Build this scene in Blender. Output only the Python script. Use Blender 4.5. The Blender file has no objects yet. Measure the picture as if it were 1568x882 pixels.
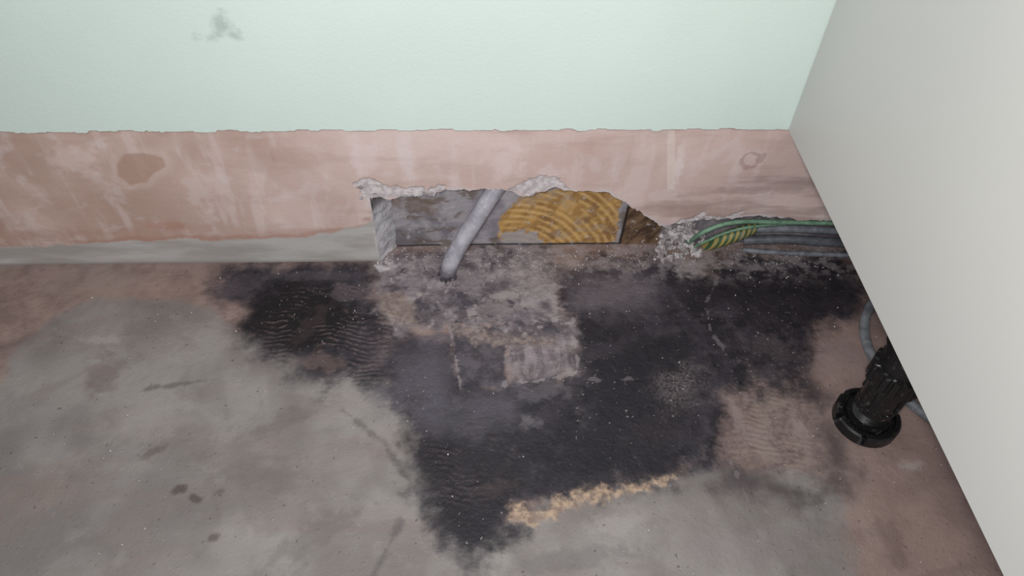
import bpy, bmesh, math, random
import numpy as np
from mathutils import Matrix, Vector, noise as mnoise
random.seed(7); rng=np.random.default_rng(7)
sc=bpy.context.scene
sc.view_settings.view_transform='Standard'

# ------------------------------------------------------------------ shader helpers
def lin(c):
    return tuple(((v/255/12.92) if v/255<=0.04045 else ((v/255+0.055)/1.055)**2.4) for v in c)+(1.0,)
class Mat:
    def __init__(s,name,rough=0.7,spec=0.3):
        s.m=bpy.data.materials.new(name); s.m.use_nodes=True
        s.nt=s.m.node_tree; s.N=s.nt.nodes; s.L=s.nt.links
        s.b=s.N['Principled BSDF']; s.b.inputs['Roughness'].default_value=rough
        s.b.inputs['Specular IOR Level'].default_value=spec
        s.tc=s.N.new('ShaderNodeTexCoord').outputs['Object']; s.sep=None
    def put(s,sock,v):
        if isinstance(v,bpy.types.NodeSocket): s.L.new(v,sock)
        else: sock.default_value=v
    def math(s,op,a,b=0.0,c=None):
        n=s.N.new('ShaderNodeMath'); n.operation=op
        s.put(n.inputs[0],a); s.put(n.inputs[1],b)
        if c is not None: s.put(n.inputs[2],c)
        return n.outputs[0]
    def xyz(s):
        if s.sep is None:
            s.sep=s.N.new('ShaderNodeSeparateXYZ'); s.L.new(s.tc,s.sep.inputs[0])
        return s.sep.outputs
    def noise(s,scale,detail=4,rough=0.55,dist=0,off=0):
        m=s.N.new('ShaderNodeMapping'); s.L.new(s.tc,m.inputs[0]); m.inputs['Location'].default_value=(off,off*.7,off*.3)
        n=s.N.new('ShaderNodeTexNoise'); s.L.new(m.outputs[0],n.inputs['Vector'])
        n.inputs['Scale'].default_value=scale; n.inputs['Detail'].default_value=detail
        n.inputs['Roughness'].default_value=rough; n.inputs['Distortion'].default_value=dist
        return n.outputs[0]
    def ss(s,v,a,b,lo=0.0,hi=1.0):
        n=s.N.new('ShaderNodeMapRange'); n.interpolation_type='SMOOTHSTEP'
        s.put(n.inputs[0],v); n.inputs[1].default_value=a; n.inputs[2].default_value=b
        n.inputs[3].default_value=lo; n.inputs[4].default_value=hi
        return n.outputs[0]
    def attr(s,name,out='Fac'):
        n=s.N.new('ShaderNodeAttribute'); n.attribute_name=name; return n.outputs[out]
    def mix(s,f,a,b,mode='MIX'):
        n=s.N.new('ShaderNodeMix'); n.data_type='RGBA'; n.blend_type=mode
        s.put(n.inputs[0],f)
        for k,v in ((6,a),(7,b)):
            if isinstance(v,tuple) and len(v)==3: v=lin(v)
            s.put(n.inputs[k],v)
        return n.outputs[2]
    def add(s,*a):
        r=a[0]
        for x in a[1:]: r=s.math('ADD',r,x)
        return r
    def mul(s,*a):
        r=a[0]
        for x in a[1:]: r=s.math('MULTIPLY',r,x)
        return r
    def color(s,c):
        if isinstance(c,tuple) and len(c)==3: c=lin(c)
        s.put(s.b.inputs['Base Color'],c)
    def bump(s,h,dist=0.001,strength=1.0):
        n=s.N.new('ShaderNodeBump'); n.inputs['Distance'].default_value=dist; n.inputs['Strength'].default_value=strength
        s.L.new(h,n.inputs['Height']); s.L.new(n.outputs[0],s.b.inputs['Normal'])

# ------------------------------------------------------------------ numpy procedural painter
perm=rng.permutation(256); perm=np.concatenate([perm,perm]); gang=rng.random(256)*2*np.pi; GXt=np.cos(gang); GYt=np.sin(gang)
def gn(x,y):
    xi=np.floor(x).astype(np.int64); yi=np.floor(y).astype(np.int64); xf=x-xi; yf=y-yi
    u=xf*xf*xf*(xf*(xf*6-15)+10); v=yf*yf*yf*(yf*(yf*6-15)+10)
    def g(a,b,fx,fy):
        h=perm[(perm[a&255]+b)&255]; return GXt[h]*fx+GYt[h]*fy
    n00=g(xi,yi,xf,yf); n10=g(xi+1,yi,xf-1,yf); n01=g(xi,yi+1,xf,yf-1); n11=g(xi+1,yi+1,xf-1,yf-1)
    a=n00+u*(n10-n00); b=n01+u*(n11-n01); return a+v*(b-a)
class Paint:
    def __init__(s,P): s.P=P; s.x=P[:,0]; s.y=P[:,1]; s.cache={}
    def noise(s,scale,detail=4,rough=.55,off=0,warp=0,sx=1,sy=1,rot=0):
        x=s.x*math.cos(rot)-s.y*math.sin(rot); y=s.x*math.sin(rot)+s.y*math.cos(rot)
        x=x*scale*sx+off*3.7+11.3; y=y*scale*sy+off*5.1+7.7
        if warp:
            wx=gn(x*.8+31,y*.8+3); wy=gn(x*.8+5,y*.8+71); x=x+warp*wx*2; y=y+warp*wy*2
        t=np.zeros(len(x)); a=1; tot=0
        for i in range(detail):
            t+=a*gn(x+i*17.3,y+i*9.1); tot+=a; a*=rough; x=x*2.03; y=y*2.03
        return .5+.85*t/tot
    def ss(s,v,a,b,lo=0,hi=1):
        t=np.clip((v-a)/(b-a),0,1); t=t*t*(3-2*t); return lo+(hi-lo)*t
    def sd(s,poly): return sdist(s.P,poly)
    def mask(s,poly,amp,soft,scale=60,detail=4,off=0):
        n=s.noise(scale,detail,.6,off=off)
        return s.ss(s.sd(poly)+(n-.5)*2*amp,-soft,soft)
    def blob(s,x,y,rx,ry,rot=0,amp=.5,scale=80,off=0):
        """soft blotch centred x,y (mm)"""
        dx=s.x*1000-x; dy=s.y*1000-y; a=dx*math.cos(rot)+dy*math.sin(rot); b=-dx*math.sin(rot)+dy*math.cos(rot)
        dd=np.hypot(a/rx,b/ry)
        m=np.zeros(len(dd)); k=dd<2.2
        if k.any():
            q=Paint(s.P[k]); nn=q.noise(scale,4,.6,off=off+x*.01)
            m[k]=q.ss(dd[k]+(nn-.5)*2*amp*1.6,1.25,.45)
        return m
def C(c): return np.array(lin(c)[:3])
def mx(f,a,b):
    a=C(a) if isinstance(a,tuple) else a; b=C(b) if isinstance(b,tuple) else b
    f=np.asarray(f)
    if f.ndim==1: f=f[:,None]
    return a*(1-f)+b*f
def sdist(P,poly):
    poly=np.array(poly,float)/1000.0
    x,y=P[:,0],P[:,1]; best=np.full(len(P),1e9); ins=np.zeros(len(P),bool)
    n=len(poly)
    for i in range(n):
        a=poly[i]; b=poly[(i+1)%n]; e=b-a
        t=np.clip(((x-a[0])*e[0]+(y-a[1])*e[1])/(e@e+1e-12),0,1)
        d=(x-a[0]-t*e[0])**2+(y-a[1]-t*e[1])**2; best=np.minimum(best,d)
        if a[1]!=b[1]:
            c=((a[1]>y)!=(b[1]>y))&(x<(b[0]-a[0])*(y-a[1])/(b[1]-a[1])+a[0]); ins^=c
    best=np.sqrt(best); return np.where(ins,best,-best)
def ldist(P,segs):
    best=np.full(len(P),1e9)
    for s in segs:
        s=np.array(s,float)/1000
        for a,b in zip(s[:-1],s[1:]):
            e=b-a; t=np.clip(((P-a)@e)/(e@e+1e-12),0,1)
            best=np.minimum(best,np.linalg.norm(P-a-t[:,None]*e,axis=1))
    return best

def grid_mesh(name,V,nx,ny):
    idx=np.arange(nx*ny).reshape(ny,nx)
    q=np.stack([idx[:-1,:-1],idx[:-1,1:],idx[1:,1:],idx[1:,:-1]],-1).reshape(-1,4)
    me=bpy.data.meshes.new(name)
    me.vertices.add(len(V)); me.vertices.foreach_set('co',V.astype(np.float32).ravel())
    me.loops.add(q.size); me.loops.foreach_set('vertex_index',q.astype(np.int32).ravel())
    me.polygons.add(len(q)); me.polygons.foreach_set('loop_start',np.arange(0,q.size,4,dtype=np.int32))
    me.update(calc_edges=True)
    me.polygons.foreach_set('use_smooth',np.ones(len(me.polygons),bool))
    return me
def add_attr(me,name,vals):
    a=me.attributes.new(name,'FLOAT','POINT'); a.data.foreach_set('value',vals.astype(np.float32))
def add_col(me,name,c):
    a=me.attributes.new(name,'FLOAT_COLOR','POINT')
    a.data.foreach_set('color',np.column_stack([np.clip(c,0,1),np.ones(len(c))]).astype(np.float32).ravel())
def obj(name,me,mat=None,parent=None):
    o=bpy.data.objects.new(name,me); sc.collection.objects.link(o)
    if mat is not None: me.materials.append(mat)
    if parent: o.parent=parent
    return o
def empty(name,loc=(0,0,0)):
    o=bpy.data.objects.new(name,None); o.location=loc; sc.collection.objects.link(o); return o
def box(name,a,b,mat,parent=None,bev=0.0006):
    bm=bmesh.new(); bmesh.ops.create_cube(bm,size=1)
    for v in bm.verts:
        v.co=Vector([(a[i]+b[i])/2+v.co[i]*(b[i]-a[i]) for i in range(3)])
    if bev: bmesh.ops.bevel(bm,geom=bm.edges[:],offset=bev,segments=2,affect='EDGES')
    me=bpy.data.meshes.new(name); bm.to_mesh(me); bm.free()
    return obj(name,me,mat,parent)
def painted_material(name,rough,spec,grain=700,grain_amt=.2,bdist=.001,bstr=.7):
    """base colour + relief come from the procedurally generated surface attributes, plus fine grain"""
    M=Mat(name,rough,spec); n=M.noise(grain,2,.6)
    M.color(M.mix(grain_amt,M.attr('tint','Color'),M.mix(n,(70,70,70),(190,190,190)),'OVERLAY'))
    M.bump(M.add(M.attr('relief'),M.mul(n,.25)),bdist,bstr)
    return M.m

# ------------------------------------------------------------------ camera
p,yw,r,d,h,px,f=0.84215,-0.06342,0.03487,0.48289,0.50109,0.25203,1132.63
cam=bpy.data.cameras.new('camera'); co=bpy.data.objects.new('camera',cam); sc.collection.objects.link(co)
cam.sensor_width=36; cam.lens=36*f/1600; cam.clip_start=0.01
co.matrix_world=Matrix.Translation((0,-d,h))@Matrix.Rotation(yw,4,'Z')@Matrix.Rotation(math.pi/2-p,4,'X')@Matrix.Rotation(r,4,'Z')
sc.camera=co

# ------------------------------------------------------------------ floor
G1=[(-700,-170),(-408,-160),(-394,-135),(-392,-96),(-378,-67),(-355,-47),(-316,-43),(-240,-56),(-210,-84),(-170,-95),(-125,-112),(-80,-140),(-45,-180),(-28,-215),(-12,-250),(0,-272),(0,-900),(-700,-900)]
G2=[(-30,-262),(-10,-270),(22,-262),(56,-243),(125,-230),(171,-222),(215,-226),(252,-228),(268,-250),(261,-307),(247,-356),(240,-900),(-30,-900)]
B1=[(-248,-31),(-237,-5),(-189,-1),(-100,-2),(-97,-42),(-79,-80),(-82,-112),(-97,-135),(-128,-141),(-151,-128),(-181,-110),(-205,-89),(-214,-63)]
B1C=[(-212,-55),(-202,-38),(-173,-24),(-130,-33),(-115,-65),(-118,-94),(-138,-108),(-177,-103),(-205,-89)]
B2=[(70,-16),(102,-3),(166,0),(219,-22),(230,-1),(354,0),(358,-33),(355,-65),(305,-87),(281,-116),(272,-156),(199,-161),(190,-209),(142,-234),(92,-236),(52,-248),(23,-250),(25,-272),(-10,-291),(-26,-273),(-43,-246),(-56,-208),(-58,-180),(-74,-155),(-103,-129),(-83,-109),(-79,-88),(-27,-99),(-21,-143),(17,-144),(78,-132),(82,-83),(67,-60)]
BR=[(195,-167),(227,-136),(274,-150),(265,-200),(245,-232),(220,-224),(190,-209)]
MV=[(-94,5),(70,25),(66,-60),(80,-83),(77,-132),(24,-143),(21,-82),(-28,-79),(-80,-88),(-97,-42)]
SL=[(-28,-81),(21,-82),(19,-144),(-18,-147)]
MS=[(26,-96),(76,-92),(74,-132),(22,-140)]
SA=[(19,-261),(23,-246),(29,-252),(40,-257),(52,-247),(77,-238),(107,-236),(142,-231),(136,-236),(101,-243),(66,-252),(45,-263),(27,-263)]
E1=[(-95,-43),(-76,-38),(-60,-58),(-58,-77),(-74,-77),(-89,-61)]
E2=[(147,-147),(173,-128),(182,-138),(171,-164),(149,-166)]
E3=[(-28,-78),(0,-82),(24,-93),(65,-97),(60,-104),(12,-104),(-22,-93)]
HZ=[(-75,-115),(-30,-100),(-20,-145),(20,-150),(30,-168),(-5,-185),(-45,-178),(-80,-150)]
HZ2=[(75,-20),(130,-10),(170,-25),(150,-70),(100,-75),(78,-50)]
CB=[(-60,-175),(-20,-165),(20,-175),(30,-215),(0,-245),(-30,-250),(-50,-215)]
RG=[(185,-212),(200,-222),(222,-234),(247,-242),(266,-222),(268,-140),(280,-130),(285,-200),(278,-240),(250,-256),(205,-248),(175,-240)]
DK=[(85,-85),(150,-80),(185,-110),(150,-140),(165,-180),(145,-220),(60,-235),(30,-205),(95,-180),(85,-130)]
DK2=[(205,-20),(350,-5),(352,-60),(300,-82),(240,-75),(190,-55)]
DK3=[(-58,-182),(-34,-190),(5,-195),(30,-215),(40,-240),(15,-250),(10,-272),(-12,-286),(-32,-262),(-50,-220)]
st=.00068
xs=np.concatenate([[-1.6,-1.2,-.9,-.7],np.arange(-.6,-.45,.004),np.arange(-.45,.40,st),np.arange(.402,.6,.006),[.7,.9,1.2,1.6]])
ys=np.concatenate([[-1.8,-1.2,-.9,-.7],np.arange(-.6,-.345,.005),np.arange(-.344,.0285,st)])
X,Y=np.meshgrid(xs,ys); P=np.stack([X.ravel(),Y.ravel()],1)
A=Paint(P); ss=A.ss
n_a=A.noise(9,4,.6); n_b=A.noise(40,5,.62,off=3); n_c=A.noise(160,3,.65,off=5); n_f=A.noise(420,2,.6,off=8)
n_h=A.noise(16,5,.6,off=1,warp=.5,sx=.6,sy=1.8,rot=-.2)
n_s=A.noise(22,4,.6,off=41,warp=.4); n_w=A.noise(70,4,.65,off=31)
c=mx(ss(n_b,.3,.7),(130,111,106),(152,131,124))
c=mx(ss(n_h,.52,.72,0,.5),c,(108,93,90))
c=mx(ss(n_a,.5,.68,0,.6),c,(154,139,132))
c=mx(ss(P[:,0],.22,.27)*ss(P[:,1],-.06,-.12)*.45,c,(158,136,130))
g=mx(ss(n_a,.32,.68),(124,117,115),(147,141,138))
g=mx(ss(n_h,.5,.72,0,.35),g,(136,119,114))
g=mx(ss(n_s,.55,.75,0,.28),g,(110,102,101))
g=mx(ss(n_b,.60,.78,0,.25),g,(158,152,149))
c=mx(A.mask(G1,.008,.006,25),c,g)
c=mx(A.mask(G2,.008,.005,25,off=2),c,g)
# individual marks on the screed
for (x,y,rx,ry,ro,am,col) in [(-224,-230,6,4,.2,.8,(84,72,70)),(-210,-238,6,4,-.2,.8,(84,72,70)),(-194,-233,5,2.5,.5,.6,(92,80,78)),(-252,-200,12,4,.6,.55,(88,76,74)),
   (-313,-126,14,24,.3,.45,(108,88,82)),(-328,-90,20,5,.0,.5,(168,162,157)),(-251,-138,26,3,.15,.55,(84,76,76)),(-262,-170,34,22,.2,.35,(158,152,148)),(-190,-268,5,3,.2,.7,(86,74,72)),
   (-120,-268,40,12,.6,.35,(92,84,84)),(-170,-215,60,14,-.4,.3,(112,98,94)),(95,-266,24,9,.1,.5,(162,156,155)),(-150,-170,40,9,.5,.35,(102,93,93)),(-330,-230,50,22,.4,.35,(140,120,112)),(-392,-195,14,9,0,.8,(160,134,122)),
   (-300,-35,70,10,.05,.35,(156,132,122)),(-330,-75,40,16,.4,.25,(148,140,135)),(60,-290,60,9,.1,.4,(104,98,100)),(180,-285,60,16,0,.4,(138,130,131)),(300,-260,24,30,0,.35,(152,128,120)),
   (310,-120,30,20,0,.5,(146,130,128)),(330,-225,10,5,0,.7,(176,164,160)),(290,-285,12,20,0,.4,(108,90,86)),(260,-290,8,26,0,.4,(148,126,118)),(320,-280,20,26,0,.4,(166,142,134))]:
    c=mx(A.blob(x,y,rx,ry,ro,.55,90)*am,c,col)
# mauve dusty centre
m=mx(ss(n_b,.3,.65),(94,87,92),(136,126,130))
m=mx(ss(n_w,.53,.66,0,.75),m,(162,152,152))
m=mx(ss(A.noise(48,4,.7,off=37),.56,.66,0,.8),m,(70,65,73))
# black adhesive residue
bk=mx(ss(n_b,.3,.7),(36,33,39),(58,53,61))
bk=mx(ss(n_s,.50,.74,0,.5),bk,(80,74,82))
bk=mx(ss(n_w,.56,.73,0,.3),bk,(94,86,89))
nb1=A.noise(30,6,.68,off=4); nb2=A.noise(34,6,.68,off=6)
b1=ss(sdist(P,B1)+(nb1-.5)*.050,-.018,.014); b2=ss(sdist(P,B2)+(nb2-.5)*.045,-.014,.010)
c=mx(b2,c,bk); c=mx(b1,c,bk)
c=mx(A.mask(RG,.016,.014,50,off=8)*.8,c,(74,65,68))
c=mx(A.mask(HZ,.03,.03,30,off=11)*.7,c,(96,91,100))  # dusty haze plus flash sheen, both painted into the floor colour
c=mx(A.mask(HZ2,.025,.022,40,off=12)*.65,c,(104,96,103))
c=mx(A.mask(DK,.03,.022,30,off=14)*.88,c,(35,32,39))
c=mx(A.mask(DK2,.03,.022,30,off=54)*.75,c,(39,35,40))
c=mx(A.mask(DK3,.022,.014,35,off=55)*.75,c,(38,34,40))
c=mx(A.mask(B1C,.022,.016,35,off=15)*.97,c,(22,19,24))
c=mx(A.blob(-225,-30,22,18,0,.5)*.5,c,(82,74,82))
c=mx(A.blob(-120,-38,24,12,0,.7)*.5,c,(104,92,97))
mvm=A.mask(MV,.016,.008,50,off=16)
c=mx(mvm,c,m)
c=mx(A.mask(BR,.024,.016,50,off=17)*ss(n_b,.38,.6)*.75,c,mx(ss(n_c,.3,.7),(96,83,83),(134,116,112)))
c=mx(A.mask(SL,.004,.002,90,off=18)*.9,c,mx(ss(n_w,.35,.65),(58,55,64),(88,84,93)))
c=mx(A.mask(MS,.004,.003,90,off=58)*.55,c,mx(ss(A.noise(60,4,.6,off=59,sx=3,sy=.5),.35,.65),(104,92,98),(148,136,140)))
for (x,y,rx,ry,ro,am,col) in [(50,-38,22,26,0,.7,(162,152,154)),(-20,-55,26,10,.4,.6,(70,66,74)),(-60,-28,20,9,0,.5,(140,130,136)),(0,-20,40,8,0,.5,(156,146,148)),(-90,-6,9,10,0,.9,(206,202,204)),(10,-64,22,9,-.2,.5,(148,136,138)),
   (40,-70,26,7,.1,.5,(92,88,98)),(-40,-95,18,8,0,.5,(92,88,98)),(50,-150,26,10,0,.55,(104,98,104)),(36,-180,10,7,0,.6,(116,110,115)),(120,-45,40,14,.2,.35,(120,112,116)),(255,-110,30,14,-.4,.4,(96,86,88)),
   (-135,-118,22,10,-.3,.45,(116,97,92)),(-150,-75,9,26,-.5,.35,(74,60,58)),(215,-195,14,10,0,.5,(150,132,128)),(205,-178,5,22,.1,.4,(150,136,134)),(252,-190,6,16,0,.6,(160,144,140)),(100,-110,40,9,.3,.3,(78,72,80)),(140,-190,30,16,.1,.25,(64,55,60)),
   (-150,-18,60,6,0,.4,(92,84,90)),(-105,-100,14,20,.3,.4,(72,66,74)),(10,-235,18,7,.2,.3,(86,72,72)),(120,-8,60,7,0,.5,(138,126,126)),(200,-14,16,12,0,.6,(172,164,164)),(250,-12,50,6,0,.4,(132,122,122))]:
    c=mx(A.blob(x,y,rx,ry,ro,.6,100)*am,c,col)
# notched-trowel ridges, warped and faded
ph=P[:,1]*1250+2.0*np.sin(P[:,0]*150+n_a*9)+n_b*11+P[:,0]*180
comb=.5+.5*np.sin(ph)
fade=ss(A.noise(26,4,.6,off=50),.42,.60)
cm=np.clip(b1*ss(P[:,0],-.215,-.17)*ss(P[:,1],-.02,-.045)*fade*1.0+A.mask(BR,.02,.02,40,off=51)*.4*ss(A.noise(30,3,.6,off=70),.4,.6)+A.mask(CB,.015,.014,40,off=52)*.3*fade,0,1)
c=mx(cm*ss(comb,.70,.98)*ss(n_c,.35,.6)*.5,c,(126,104,100))
c=mx(cm*ss(comb,.3,.05)*.4,c,(34,30,34))
# small patches
c=mx(A.mask(E1,.007,.003,80,off=19)*.85,c,mx(ss(n_c,.3,.7),(124,109,104),(148,133,126)))
c=mx(A.mask(E2,.02,.016,80,off=20)*ss(n_f,.3,.6)*.5,c,(128,117,115))
c=mx(A.mask(E3,.008,.003,80,off=21)*.85,c,mx(ss(n_c,.3,.7),(112,100,100),(152,136,130)))
sam=A.mask(SA,.010,.004,110,off=22)
c=mx(sam*.9,c,mx(ss(n_c,.3,.7),(136,116,104),(186,160,137)))
LN=ldist(P,[[(-28,-81),(-18,-147)],[(21,-82),(19,-144)],[(19,-144),(78,-134)],[(82,-60),(80,-132)],[(67,-20),(67,-60),(82,-66)],[(-28,-80),(21,-83)]])
LN2=ldist(P,[[(190,-215),(196,-255),(205,-330)],[(228,-20),(205,-60),(203,-90)],[(84,-140),(130,-141)],[(203,-90),(215,-130)]])
LD=ldist(P,[[(-112,-165),(-78,-195),(-40,-250),(-12,-300)],[(-90,-330),(-60,-260)]])
lw=(n_w-.5)*.012+.0006
c=mx(ss(lw-LN,-.0004,.0008)*.55,c,(156,146,149))
c=mx(ss(lw-LN2,-.0004,.0010)*.3,c,(150,142,144))
c=mx(ss(lw+.0006-LD,-.003,.002)*.45,c,(66,61,65))
dust=ss(P[:,1],-.045,.0)*ss(n_w,.42,.62)*ss(P[:,0],-.12,-.08)
c=mx(dust*.55,c,(164,154,156))
sp=ss(A.noise(330,2,.5,off=60),.80,.86); spd=ss(n_a,.42,.62,.25,1)
c=mx(sp*spd*.7,c,(176,168,168))
c=mx(ss(A.noise(230,2,.5,off=62),.83,.87,0,.6),c,(60,54,54))
Z=(A.noise(45,3,.55,off=77)-.5)*.004*np.clip(sdist(P,MV)/.02+.6,.1,1)*ss(np.abs(P[:,0]),.5,.4)*ss(P[:,1],-.45,-.3)
Z+=sam*.0008
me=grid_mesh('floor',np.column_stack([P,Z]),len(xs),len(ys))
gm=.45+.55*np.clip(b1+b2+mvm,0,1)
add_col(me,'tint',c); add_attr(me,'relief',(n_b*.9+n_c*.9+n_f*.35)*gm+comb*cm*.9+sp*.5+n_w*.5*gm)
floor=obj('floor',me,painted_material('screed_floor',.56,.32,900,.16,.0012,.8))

# ------------------------------------------------------------------ wall: plaster slab with broken-out hole
HB=0.0198
TOP=[(-96,82),(-91,84),(-80,77),(-60,81),(-38,84),(-31,88),(0,87),(14,89),(28,86),(37,80),(54,86),(65,90),(77,86),(111,85),(120,76),(131,69),(148,57),(166,43),(183,45),(209,52),(219,49),(254,55),(298,49),(337,46),(420,50),(1600,48)]
tx=np.array([a/1000 for a,b in TOP]); tz=np.array([b/1000 for a,b in TOP])
def ztop(x):
    return np.interp(x,tx,tz)+np.array([0.0022*mnoise.fractal(Vector((v*130,1.3,0)),1,2,4)+0.0008*mnoise.noise(Vector((v*600,4,0))) for v in x])
HOLE=[(-96,-20)]+TOP+[(1600,-20)]
W=dict(W1=[(-297,119),(-288,128),(-272,129),(-258,125),(-258,115),(-271,108),(-280,99),(-294,96),(-301,105)],
GS=[(-1600,19),(-474,19),(-431,24),(-348,28),(-230,31),(-153,33),(-104,47),(-94,59),(-85,-20),(-1600,-20)],
VS=[(151,160),(157,160),(171,87),(164,87)],
M1=[(-168,128),(-158,130),(-163,121),(-168,118)],
M2=[(222,119),(228,126),(239,123),(237,114),(230,109)],
C1=[(-108,94),(-104,101),(-92,101),(-80,93),(-60,90),(-40,91),(-30,92),(-28,84),(-60,78),(-98,78)],
C2=[(22,84),(34,96),(52,104),(66,103),(72,92),(80,84)],
C3=[(176,42),(200,58),(222,54),(240,60),(236,48),(200,40)])
H=0.1535
PMAT=painted_material('bare_plaster',.8,.2,600,.10,.0012,.5)
def slab(name,X,Zb):
    nz=170
    t=np.linspace(0,1,nz)
    ZZ=Zb[None,:]+(H-Zb)[None,:]*t[:,None]; XX=np.repeat(X[None,:],nz,0)
    YY=0.0006*np.sin(XX*40)*np.sin(ZZ*50)
    V=np.stack([XX,YY,ZZ],-1).reshape(-1,3)
    me=grid_mesh(name,V,len(X),nz)
    P=V[:,[0,2]].copy(); A=Paint(P); ss=A.ss; x=P[:,0]; z=P[:,1]
    na=A.noise(8,4,.55,warp=.3,off=1); nb=A.noise(28,5,.6,off=3,warp=.3); nc=A.noise(160,3,.6,off=7)
    nv=A.noise(34,4,.55,off=9,sx=1.5,sy=.3); nh=A.noise(26,4,.6,off=11,sx=.35,sy=1.8)
    L=mx(ss(na,.3,.7),(178,151,139),(198,174,163)); R=mx(ss(na,.3,.7),(200,176,169),(213,194,189))
    c=mx(ss(x,-.34,-.04),L,R)
    c=mx(ss(nv,.52,.70,0,.38),c,(219,206,204))
    c=mx(ss(nh,.51,.72,0,.30),c,(178,150,139))
    c=mx(ss(nb,.53,.70,0,.36),c,(213,202,202))
    c=mx(ss(x,.08,.2)*ss(z,.115,.065)*ss(nh,.42,.58)*.45,c,(158,136,131))
    c=mx(ss(x,.20,.24)*ss(np.abs(z-.098-(x-.22)*-.05),.010,.002)*ss(nh,.4,.6)*.45,c,(142,123,121))
    c=mx(ss(z,.08,.03)*ss(nh,.45,.6)*.30,c,(178,141,127))
    for (bx_,bz_,rx,rz,ro,am,col) in [(-330,122,22,16,.3,.5,(214,198,192)),(-240,90,12,20,-.4,.5,(208,193,189)),(-280,48,22,5,0,.5,(176,130,114)),(-175,78,12,4,.2,.6,(208,192,189)),(60,100,12,16,0,.4,(216,203,203)),(170,110,4,20,.1,.6,(222,212,210)),
        (-430,60,30,14,0,.3,(160,128,114)),(-380,40,40,8,0,.3,(166,132,118)),(20,120,16,22,0,.45,(219,204,203)),(-95,125,12,22,0,.5,(217,203,203)),(-60,118,8,26,.2,.4,(217,205,205)),(90,125,5,20,-.1,.4,(190,162,154)),(-446,22,8,4,0,.8,(96,84,78)),(185,68,40,6,0,.35,(150,126,120)),(240,85,40,5,0,.35,(148,128,126))]:
        c=mx(A.blob(bx_,bz_,rx,rz,ro,.6,90)*am,c,col)
    w=A.sd(W['W1'])+(A.noise(50,3,.6,off=60)-.5)*.003
    c=mx(ss(w,-.0009,.0009)*.75,c,mx(ss(nb,.3,.7),(168,137,122),(176,146,131)))
    c=mx(ss(np.abs(w+.0025),.005,.001)*.18,c,(212,197,191))
    gd=A.sd(W['GS'])+(A.noise(35,4,.6,off=9)-.5)*.010
    c=mx(ss(np.abs(gd+.002),.005,.001)*ss(nh,.45,.55)*.45,c,(164,123,107))
    c=mx(ss(gd,-.0015,.0015),c,mx(ss(nh,.3,.7),(162,157,153),(184,181,178)))
    c=mx(A.mask(W['VS'],.0008,.0008,80)*.55,c,(222,210,204))
    for k in('M1','M2'):
        q=np.abs(A.sd(W[k])+(A.noise(90,3,.6,off=14)-.5)*.012)
        c=mx(ss(q,.0026,.0008)*ss(nb,.4,.55)*.45,c,(154,118,113))
    ch=np.maximum(np.maximum(A.mask(W['C1'],.006,.0009,100,off=21),A.mask(W['C2'],.006,.0009,100,off=23)),A.mask(W['C3'],.006,.0009,100,off=24))
    c=mx(ch*.85,c,mx(ss(nc,.3,.7),(176,169,172),(216,210,212)))
    c=mx(ss(np.abs(ch-.5),.5,.1)*.35,c,(150,128,124))
    ho=-A.sd(HOLE)
    c=mx(ss(ho,.0035,.0008)*ss(nb,.42,.55)*.8,c,(200,192,192))
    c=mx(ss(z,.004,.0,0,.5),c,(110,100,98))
    add_col(me,'tint',c); add_attr(me,'relief',na*.8+nb*.6+nc*.25-ch*1.0)
    return obj(name,me,PMAT)
wall=empty('wall_back')
XA=np.concatenate([[-1.6,-1.2,-.9,-.7],np.arange(-.55,-.47,.004),np.arange(-.47,-.0962,.0009),[-.096]])
sA=slab('plaster_left',XA,np.full(len(XA),-.001)); sA.parent=wall
XB=np.concatenate([np.arange(-.096,.36,.0009),np.arange(.362,.45,.004),[.6,.9,1.2,1.6]])
ZB=ztop(XB)
sB=slab('plaster_over_hole',XB,ZB); sB.parent=wall

EM=Mat('broken_plaster_edge',0.9,0.15)
ne=EM.noise(120,4,.7); ne2=EM.noise(40,3,.6,off=4)
ce=EM.mix(EM.ss(ne,.35,.65),(140,136,142),(188,184,188))
ce=EM.mix(EM.ss(ne2,.5,.66,0,.7),ce,(84,76,78))
EM.color(ce); EM.bump(EM.add(ne,EM.mul(ne2,.5)),.003,1)
ny=6; V=[]
for j in range(ny):
    t=j/(ny-1)
    for i,x in enumerate(XB):
        jit=0 if j==0 else .0022*mnoise.noise(Vector((x*180,j*1.7,2)))
        V.append((x,t*HB,ZB[i]+jit+.003*t))
me=grid_mesh('broken_edge_top',np.array(V),len(XB),ny); obj('broken_edge_top',me,EM.m,wall)
V=[];nz=60
for j in range(nz):
    z=.084*j/(nz-1)-.001
    for k in range(9):
        t=k/8
        jx=(.0022*mnoise.fractal(Vector((z*90,t*3,7)),1,2,3))*min(1,t*4)
        dent=-.006*math.exp(-((z-.073)/.007)**2)*math.sin(math.pi*t)      # gouge near the top
        V.append((-.096+.015*t+jx+dent,t*(HB+.0005),z))
me=grid_mesh('broken_edge_left',np.array(V),9,nz)
RM=Mat('plaster_return',0.85,0.2); X_,Y_,Z_=RM.xyz(); n1=RM.noise(60,4,.65); n2=RM.noise(220,3,.6,off=3)
cc=RM.mix(RM.ss(n1,.35,.65),(150,148,154),(196,194,198)); cc=RM.mix(RM.ss(Z_,.060,.068),cc,RM.mix(n2,(34,30,32),(130,124,126)))  # upper end coloured dark to stand in for shade inside the void
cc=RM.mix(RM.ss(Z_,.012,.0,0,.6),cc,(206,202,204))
RM.color(cc); RM.bump(n2,.0015,.8)
obj('broken_edge_left',me,RM.m,wall)
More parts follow.
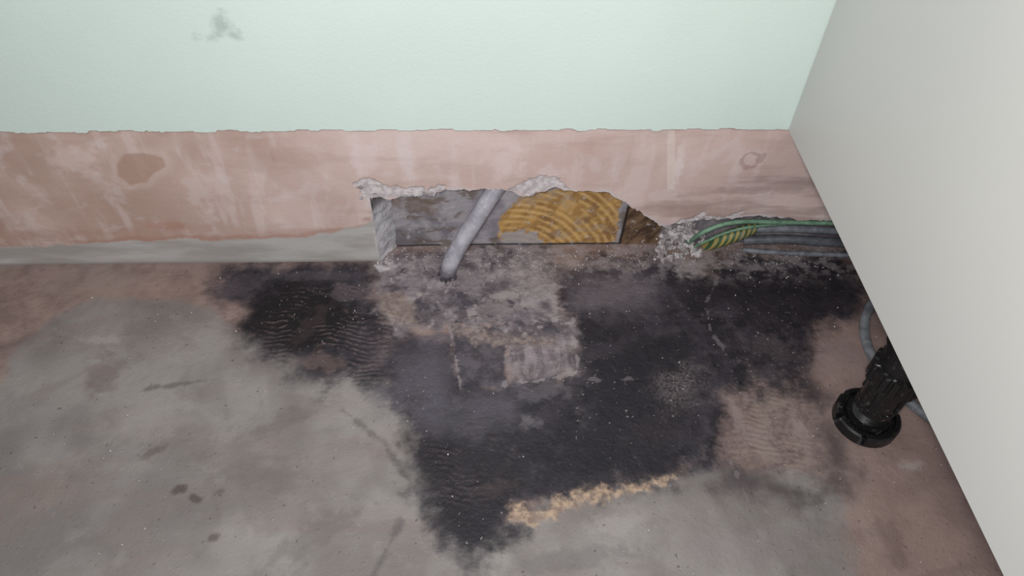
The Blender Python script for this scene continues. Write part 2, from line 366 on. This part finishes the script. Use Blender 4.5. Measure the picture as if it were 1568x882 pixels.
def chips(name,items,mat,parent=None):
    bm=bmesh.new()
    for (x,y,z,sx,sy,sz) in items:
        g=bmesh.ops.create_icosphere(bm,subdivisions=2 if max(sx,sy,sz)>.0022 else 1,radius=1)
        R=Matrix.Rotation(random.uniform(0,6.28),3,Vector((random.uniform(-1,1),random.uniform(-1,1),random.uniform(-1,1))).normalized())
        o3=Vector((random.uniform(0,50),)*3)
        for v in g['verts']:
            n=v.co.normalized(); k=1+.75*mnoise.noise(n*1.6+o3)
            # facet the lump
            n2=Vector((round(n.x*1.6)/1.6,round(n.y*1.6)/1.6,round(n.z*1.6)/1.6)); n=n.lerp(n2,.6)
            q=Vector((n.x*sx,n.y*sy,n.z*sz))*k
            if abs(sx-sy)<1e-6: q=R@q
            v.co=q+Vector((x,y,z))
    me=bpy.data.meshes.new(name); bm.to_mesh(me); bm.free()
    return obj(name,me,mat,parent)
CH=Mat('plaster_chip',0.9,0.15); n=CH.noise(90,3,.6)
CH.color(CH.mix(CH.ss(n,.35,.65),(140,132,133),(200,194,195))); CH.bump(n,.002,1)
rim=[]
for a,b,k in((-.106,-.088,8),(-.084,-.03,24),(.024,.078,20),(.176,.24,18)):
    for i in range(k):
        x=random.uniform(a,b); z=float(np.interp(x,tx,tz)) + random.uniform(-.001,.003)
        s=random.uniform(.0010,.0032)
        rim.append((x,random.uniform(-.0004,.004),z,s*1.7,s*.5,s*.75))
for i in range(9):
    rim.append((random.uniform(-.105,-.094),random.uniform(-.0005,.001),random.uniform(.078,.098),.0024,.001,.0024))
chips('torn_rim',rim,CH.m,wall)

# recess back
bx=np.arange(-.13,.42,.0008); bz=np.arange(-.004,.12,.0008)
XX,ZZ=np.meshgrid(bx,bz); P=np.stack([XX.ravel(),ZZ.ravel()],1); A=Paint(P); ss=A.ss; x=P[:,0]; z=P[:,1]
YL=[(16,32),(33,57),(44,68),(72,70),(74,84),(128,90),(134,3),(100,1),(60,2),(20,8)]
YS=[(-45,66),(-45,90),(-31,90),(-33,72)]
WD=[(136,-5),(138,120),(500,120),(500,-5)]
CT=[(-30,-10),(-20,40),(15,100),(42,100),(22,40),(2,-10)]
GB=[(18,-5),(20,14),(36,20),(54,16),(62,-5)]
n1=A.noise(30,5,.65,off=1,warp=.3); n2=A.noise(140,4,.65,off=4); nd=A.noise(60,4,.6,off=6,sx=1.6,sy=.6,rot=.7)
c=mx(ss(n1,.35,.62),(128,123,130),(164,159,164))
c=mx(ss(A.noise(60,4,.6,off=8,sx=.5),.52,.62,0,.7),c,(108,94,82))
c=mx(A.blob(-60,52,28,10,-.2,.6)*.65,c,(110,90,74))
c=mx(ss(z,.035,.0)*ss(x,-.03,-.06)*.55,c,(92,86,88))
c=mx(A.mask(CT,.006,.003,60)*.85,c,mx(ss(n1,.3,.7),(134,129,138),(172,166,173)))
arc=np.sin(np.hypot(x-.03,z+.03)*820+n1*5)
yc=mx(ss(nd,.3,.7),(158,120,72),(194,154,94))
yc=mx(ss(arc,.1,.9)*ss(A.noise(30,3,.6,off=12),.36,.5)*.65,yc,(212,178,122))
yc=mx(ss(arc,-.3,-.95)*ss(A.noise(30,3,.6,off=12),.36,.5)*.35,yc,(132,94,54))
yc=mx(ss(A.noise(55,4,.6,off=9),.56,.7,0,.65),yc,(126,96,70))
yc=mx(ss(n1,.58,.7,0,.4),yc,(176,162,144))
c=mx(A.mask(YL,.006,.0012,70,off=3),c,yc)
c=mx(A.mask(YS,.003,.0015,90,off=3)*.9,c,(170,132,80))
c=mx(A.mask(GB,.008,.002,90,off=5)*.85,c,(164,159,161))
c=mx(A.mask(WD,.0006,.0008,60,off=6),c,mx(ss(nd,.35,.65),(76,58,46),(122,98,76)))
c=mx(ss(x,.172,.18),c,mx(ss(n1,.35,.65),(100,96,102),(148,142,146)))
LJ=ldist(P,[[(136,-5),(139,60)],[(-82,0),(-41,1),(-36,-4),(-22,-4),(-18,1),(134,1)]])
c=mx(ss(LJ,.0020,.0006,0,.9),c,(30,25,26))
c=mx(ss(n2,.64,.74,0,.55),c,(190,184,184))
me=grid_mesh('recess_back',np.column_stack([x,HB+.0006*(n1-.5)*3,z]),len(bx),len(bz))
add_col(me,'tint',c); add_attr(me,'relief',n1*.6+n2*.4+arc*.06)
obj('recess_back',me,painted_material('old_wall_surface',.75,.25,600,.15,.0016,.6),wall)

# painted upper wall (paint film proud of plaster, ragged lower edge)
XPt=np.concatenate([[-1.6,-1.2,-.9,-.7],np.arange(-.55,.30,.0007),[.35,.6,.9,1.2,1.6]])
edge=[]
for v in XPt:
    a=mnoise.noise(Vector((v*48,3.1,0))); b=mnoise.noise(Vector((v*150,8.1,0))); s=mnoise.noise(Vector((v*14,1,5)))
    t=mnoise.noise(Vector((v*30,9,9)))
    z=.1500+.0010*s+(.0012 if a>.12 else 0)-(.0011 if t>.2 else 0)+.0012*abs(b)+.0005*mnoise.noise(Vector((v*900,0,0)))
    edge.append(z)
edge=np.array(edge); edge=np.convolve(np.pad(edge,1,'edge'),[.25,.5,.25],'valid')
zr=np.concatenate([[0,.0003,.0007,.0012,.002,.004,.008],np.arange(.012,.25,.004),[.3,.4,.7,1.3]])
rows=[np.stack([XPt,np.full(len(XPt),.0002),edge-.0001],-1)]
for i,z in enumerate(zr):
    fd=1 if z<.05 else 0
    rows.append(np.stack([XPt,np.full(len(XPt),-.0013 if i else -.0010),edge*fd+.1500*(1-fd)+z],-1))
V=np.concatenate(rows)
me=grid_mesh('painted_wall',V,len(XPt),len(rows))
ed=np.concatenate([np.zeros(len(XPt))]+[np.full(len(XPt),z) for z in zr])
wd=np.array([mnoise.noise(Vector((v*60,2,2))) for v in XPt]); wd=np.tile(.0004+.0009*np.clip(wd+.2,0,1),len(rows))
add_attr(me,'ED',ed-wd)
add_attr(me,'SC',sdist(V[:,[0,2]],[(-186,232),(-181,250),(-175,251),(-173,238),(-168,229),(-176,232),(-200,230),(-200,233)]))
MM=Mat('mint_paint',0.6,0.3)
m1=MM.noise(6,3,.5); m3=MM.noise(500,3,.6,off=4)
c=MM.mix(MM.ss(m1,.3,.7),(206,221,215),(211,226,220))
c=MM.mix(MM.mul(MM.ss(MM.add(MM.attr('SC'),MM.mul(MM.math('SUBTRACT',MM.noise(110,3,.6,off=2),.5),.016)),-.004,.005),.6),c,(148,163,157))
c=MM.mix(MM.ss(MM.attr('ED'),.0004,.0,0,.75),c,(158,128,116))
MM.color(c); MM.bump(m3,.0004,.5)
obj('painted_wall',me,MM.m,wall)

# ------------------------------------------------------------------ conduit/pipe through the hole
def tube(name,pts,rad,mat,parent=None,radii=None):
    cu=bpy.data.curves.new(name,'CURVE'); cu.dimensions='3D'; cu.bevel_depth=rad; cu.bevel_resolution=8; cu.resolution_u=16
    cu.use_fill_caps=True
    sp=cu.splines.new('NURBS'); sp.points.add(len(pts)-1); sp.use_endpoint_u=True; sp.order_u=min(4,len(pts))
    for i,q in enumerate(pts):
        sp.points[i].co=(*q,1); sp.points[i].radius=radii[i] if radii else 1
    o=bpy.data.objects.new(name,cu); sc.collection.objects.link(o); cu.materials.append(mat)
    if parent:o.parent=parent
    return o
PP=Mat('dusty_grey_pvc',0.5,0.4)
a=PP.noise(45,4,.6,.3); b=PP.noise(200,3,.7,off=4); X_,Y_,Z_=PP.xyz()
c=PP.mix(PP.ss(a,.35,.65),(140,137,147),(176,173,181))
c=PP.mix(PP.ss(b,.56,.7,0,.6),c,(206,203,206))
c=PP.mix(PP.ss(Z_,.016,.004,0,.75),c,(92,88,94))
PP.color(c); PP.bump(b,.0005,.4)
pipe=empty('grey_conduit_pipe')
tube('pipe_run',[(.033,.0125,.104),(.022,.0105,.096),(.013,.006,.083),(-.006,-.003,.052),(-.022,-.012,.027),(-.030,-.0165,.010),(-.032,-.018,-.004)],.0078,PP.m,pipe)
DKm=Mat('dark_mortar',0.85,.2); n=DKm.noise(120,4,.6); DKm.color(DKm.mix(n,(34,32,38),(96,90,98))); DKm.bump(n,.002,1)
it=[]
for i in range(26):
    an=random.uniform(0,6.28); rr=random.uniform(.006,.010)
    it.append((-.032+rr*math.cos(an),-.019+rr*.9*math.sin(an),.0008,.0022,.0022,.0022))
chips('pipe_collar',it,DKm.m,pipe)

# ------------------------------------------------------------------ rubble and debris (one object)
it=[]
for i in range(120):
    x=random.gauss(.192,.013); y=random.uniform(-.008,.017)
    if not .166<x<.216: continue
    s=random.uniform(.0012,.0036); z=max(.0008,random.random()**1.5*.038*(1-abs(x-.193)/.035))+s*.3
    if z>.012: y=random.uniform(.006,.018)
    it.append((x,y,z,s,s,s*random.uniform(.5,1)))
for x,y,z,s in ((.176,.004,.006,.0050),(.203,.008,.022,.006),(.197,.012,.034,.0060),(.184,.010,.020,.0055),(.210,.0,.004,.0045),(.178,.014,.034,.005)):
    it.append((x,y,z,s,s,s*.7))
for i in range(26):
    x=random.gauss(-.092,.005); y=random.uniform(-.008,.012); s=random.uniform(.0008,.0022); it.append((x,y,s*.5,s,s,s*.7))
for i in range(460):
    x=random.uniform(-.09,.34); y=.017-abs(random.gauss(0,.024)); s=random.uniform(.0003,.0010)
    it.append((x,y,s*.4,s,s,s*.7))
for i in range(230):
    x=random.uniform(-.35,.38); y=-random.random()**1.2*.34; s=random.uniform(.00025,.0008)
    if x>.24 and y>-.2 : s*=1.2
    it.append((x,y,s*.4,s,s,s*.7))
for i in range(24):
    x=random.gauss(.165,.010); y=random.gauss(-.148,.012); s=random.uniform(.0003,.0007); it.append((x,y,s*.4,s,s,s*.7))
chips('plaster_debris',it,CH.m)

# ------------------------------------------------------------------ cables at the right
def simple(name,col,rough=.5):
    m=Mat(name,rough,.4); n=m.noise(140,3,.6)
    dd=tuple(int(v*.75) for v in col); m.color(m.mix(m.ss(n,.3,.7),dd,col)); m.bump(n,.0004,.5); return m.m
GR=simple('green_insulation',(122,158,132)); GY=Mat('green_yellow_insulation',.5,.4)
X_,Y_,Z_=GY.xyz()
w=GY.math('SINE',GY.add(GY.mul(X_,1250),GY.mul(Z_,-350))); ng=GY.noise(120,3,.6)
GY.color(GY.mix(GY.ss(ng,.5,.7,0,.5),GY.mix(GY.ss(w,-.3,.3),(62,88,58),(158,142,82)),(142,138,130)))
GC=simple('grey_insulation',(128,132,140)); GD=simple('dark_grey_insulation',(98,101,108))
cab=empty('electrical_cables')
tube('earth_wire',[(.200,.010,.010),(.203,.000,.030),(.212,-.002,.041),(.232,.000,.0475),(.26,.002,.0455),(.29,.003,.0425),(.32,.002,.043),(.36,.003,.040),(.5,.004,.03)],.0022,GR,cab)
tube('striped_earth_cable',[(.222,.016,.000),(.228,.011,.010),(.238,.010,.018),(.252,.011,.023),(.264,.014,.027),(.285,.016,.031)],.0070,GY.m,cab,[.8,.95,1,.95,.7,.4])
tube('thin_green_wire',[(.206,.010,.004),(.214,.003,.018),(.226,.000,.033),(.25,.001,.040),(.285,.006,.039),(.32,.010,.036)],.0014,GR,cab)
tube('twin_cable',[(.262,.012,.026),(.285,.008,.031),(.31,.006,.031),(.35,.006,.028),(.5,.006,.02)],.0036,GC,cab)
tube('heavy_cable',[(.256,.013,.010),(.285,.008,.017),(.31,.005,.018),(.35,.003,.014),(.5,.0,.008)],.0046,GD,cab)
tube('thin_cable',[(.256,.008,.002),(.285,.001,.004),(.32,-.002,.004),(.5,-.008,.003)],.0024,GC,cab)
FC=simple('grey_flex',(126,130,136))
tube('floor_cable',[(.43,-.020,.005),(.385,-.040,.0055),(.360,-.060,.0055),(.341,-.084,.005),(.333,-.112,.005),(.335,-.140,.005),(.343,-.165,.005),(.358,-.186,.005),(.385,-.222,.005),(.43,-.27,.005)],.0042,FC)

# ------------------------------------------------------------------ kitchen cabinet with plinth legs
LM=Mat('white_laminate',0.42,0.4)
n=LM.noise(4,2,.5)
LM.color(LM.mix(LM.ss(n,.3,.7),(195,194,191),(200,199,196)))
cabinet=empty('kitchen_base_cabinet')
T=.0155
box('side_panel_left',(px,-.575,.150),(px+T,-.0015,.87),LM.m,cabinet,.0005)
box('side_panel_right',(px+.6-T,-.575,.150),(px+.6,-.0015,.87),LM.m,cabinet,.0005)
box('bottom_panel',(px+T,-.575,.152),(px+.6-T,-.0015,.152+T),LM.m,cabinet,.0005)
box('back_panel',(px+T,-.03,.152+T),(px+.6-T,-.022,.87),LM.m,cabinet,.0003)
BK=Mat('black_plastic',0.36,0.5); n=BK.noise(220,3,.6)
BK.color(BK.mix(BK.ss(n,.58,.72),(19,19,20),(70,67,69))); BK.bump(n,.0004,.5)
def lathe(name,prof,cx,cy,seg,mat,parent):
    bm=bmesh.new(); rings=[]
    for (rr,z,kind) in prof:
        ring=[]
        for i in range(seg):
            an=2*math.pi*i/seg; R=rr
            if kind=='cast' and (i%16) in(0,1): R=rr*.78
            if kind=='rib' and (i%6)<2: R=rr*.93
            ring.append(bm.verts.new((cx+R*math.cos(an),cy+R*math.sin(an),z)))
        rings.append(ring)
    for a,b in zip(rings[:-1],rings[1:]):
        for i in range(seg): bm.faces.new((a[i],a[(i+1)%seg],b[(i+1)%seg],b[i]))
    bm.faces.new(rings[0][::-1]); bm.faces.new(rings[-1])
    bmesh.ops.recalc_face_normals(bm,faces=bm.faces)
    me=bpy.data.meshes.new(name); bm.to_mesh(me); bm.free()
    return obj(name,me,mat,parent)
def leg(cx,cy,tag):
    g=empty('leg_'+tag); g.parent=cabinet
    P=[(.0235,.0,''),(.025,.001,''),(.025,.004,'cast'),(.025,.0105,'cast'),(.0237,.012,'cast'),(.0205,.0122,''),(.020,.0085,''),(.0180,.0085,''),(.0172,.0125,''),(.0125,.013,'')]
    z=.013
    while z<.023: P+= [(.0125,z,''),(.0138,z+.0008,''),(.0125,z+.0016,'')]; z+=.002
    lathe('foot_'+tag,P,cx,cy,96,BK.m,g)
    P=[(.0140,.0235,''),(.0152,.024,''),(.0152,.030,'rib'),(.0142,.0305,''),(.0140,.050,''),(.0140,.055,''),(.0150,.0555,''),(.0200,.058,'rib'),(.0200,.076,'rib'),(.0172,.077,''),(.0172,.098,''),(.0205,.0985,''),(.0205,.1035,''),(.017,.104,''),(.017,.146,''),(.030,.1465,''),(.030,.1519,'')]
    lathe('sleeve_'+tag,P,cx,cy,96,BK.m,g)
    for k in range(4):
        an=k*math.pi/2+.5
        o=box('rib_%s_%d'%(tag,k+1),(-.0012,-.0164,.032),(.0012,-.0135,.057),BK.m,g,.0003)
        o.matrix_world=Matrix.Translation((cx,cy,0))@Matrix.Rotation(an,4,'Z')
leg(.3065,-.185,'a'); leg(.3065,-.51,'b'); leg(px+.5465,-.185,'c'); leg(px+.5465,-.51,'d')

# ------------------------------------------------------------------ light: phone torch next to the lens + soft room light
w=bpy.data.worlds.new('world'); sc.world=w; w.use_nodes=True
w.node_tree.nodes['Background'].inputs[0].default_value=(.95,.965,1.0,1); w.node_tree.nodes['Background'].inputs[1].default_value=.47
def area(name,loc,tgt,size,power,col):
    l=bpy.data.lights.new(name,'AREA'); l.size=size; l.energy=power; l.color=col
    o=bpy.data.objects.new(name,l); sc.collection.objects.link(o)
    o.location=loc; o.rotation_euler=(Vector(tgt)-Vector(loc)).to_track_quat('-Z','Y').to_euler()
area('phone_torch',(-.02,-.50,.53),(0.02,-.02,.10),.05,2.9,(1,.985,.975))
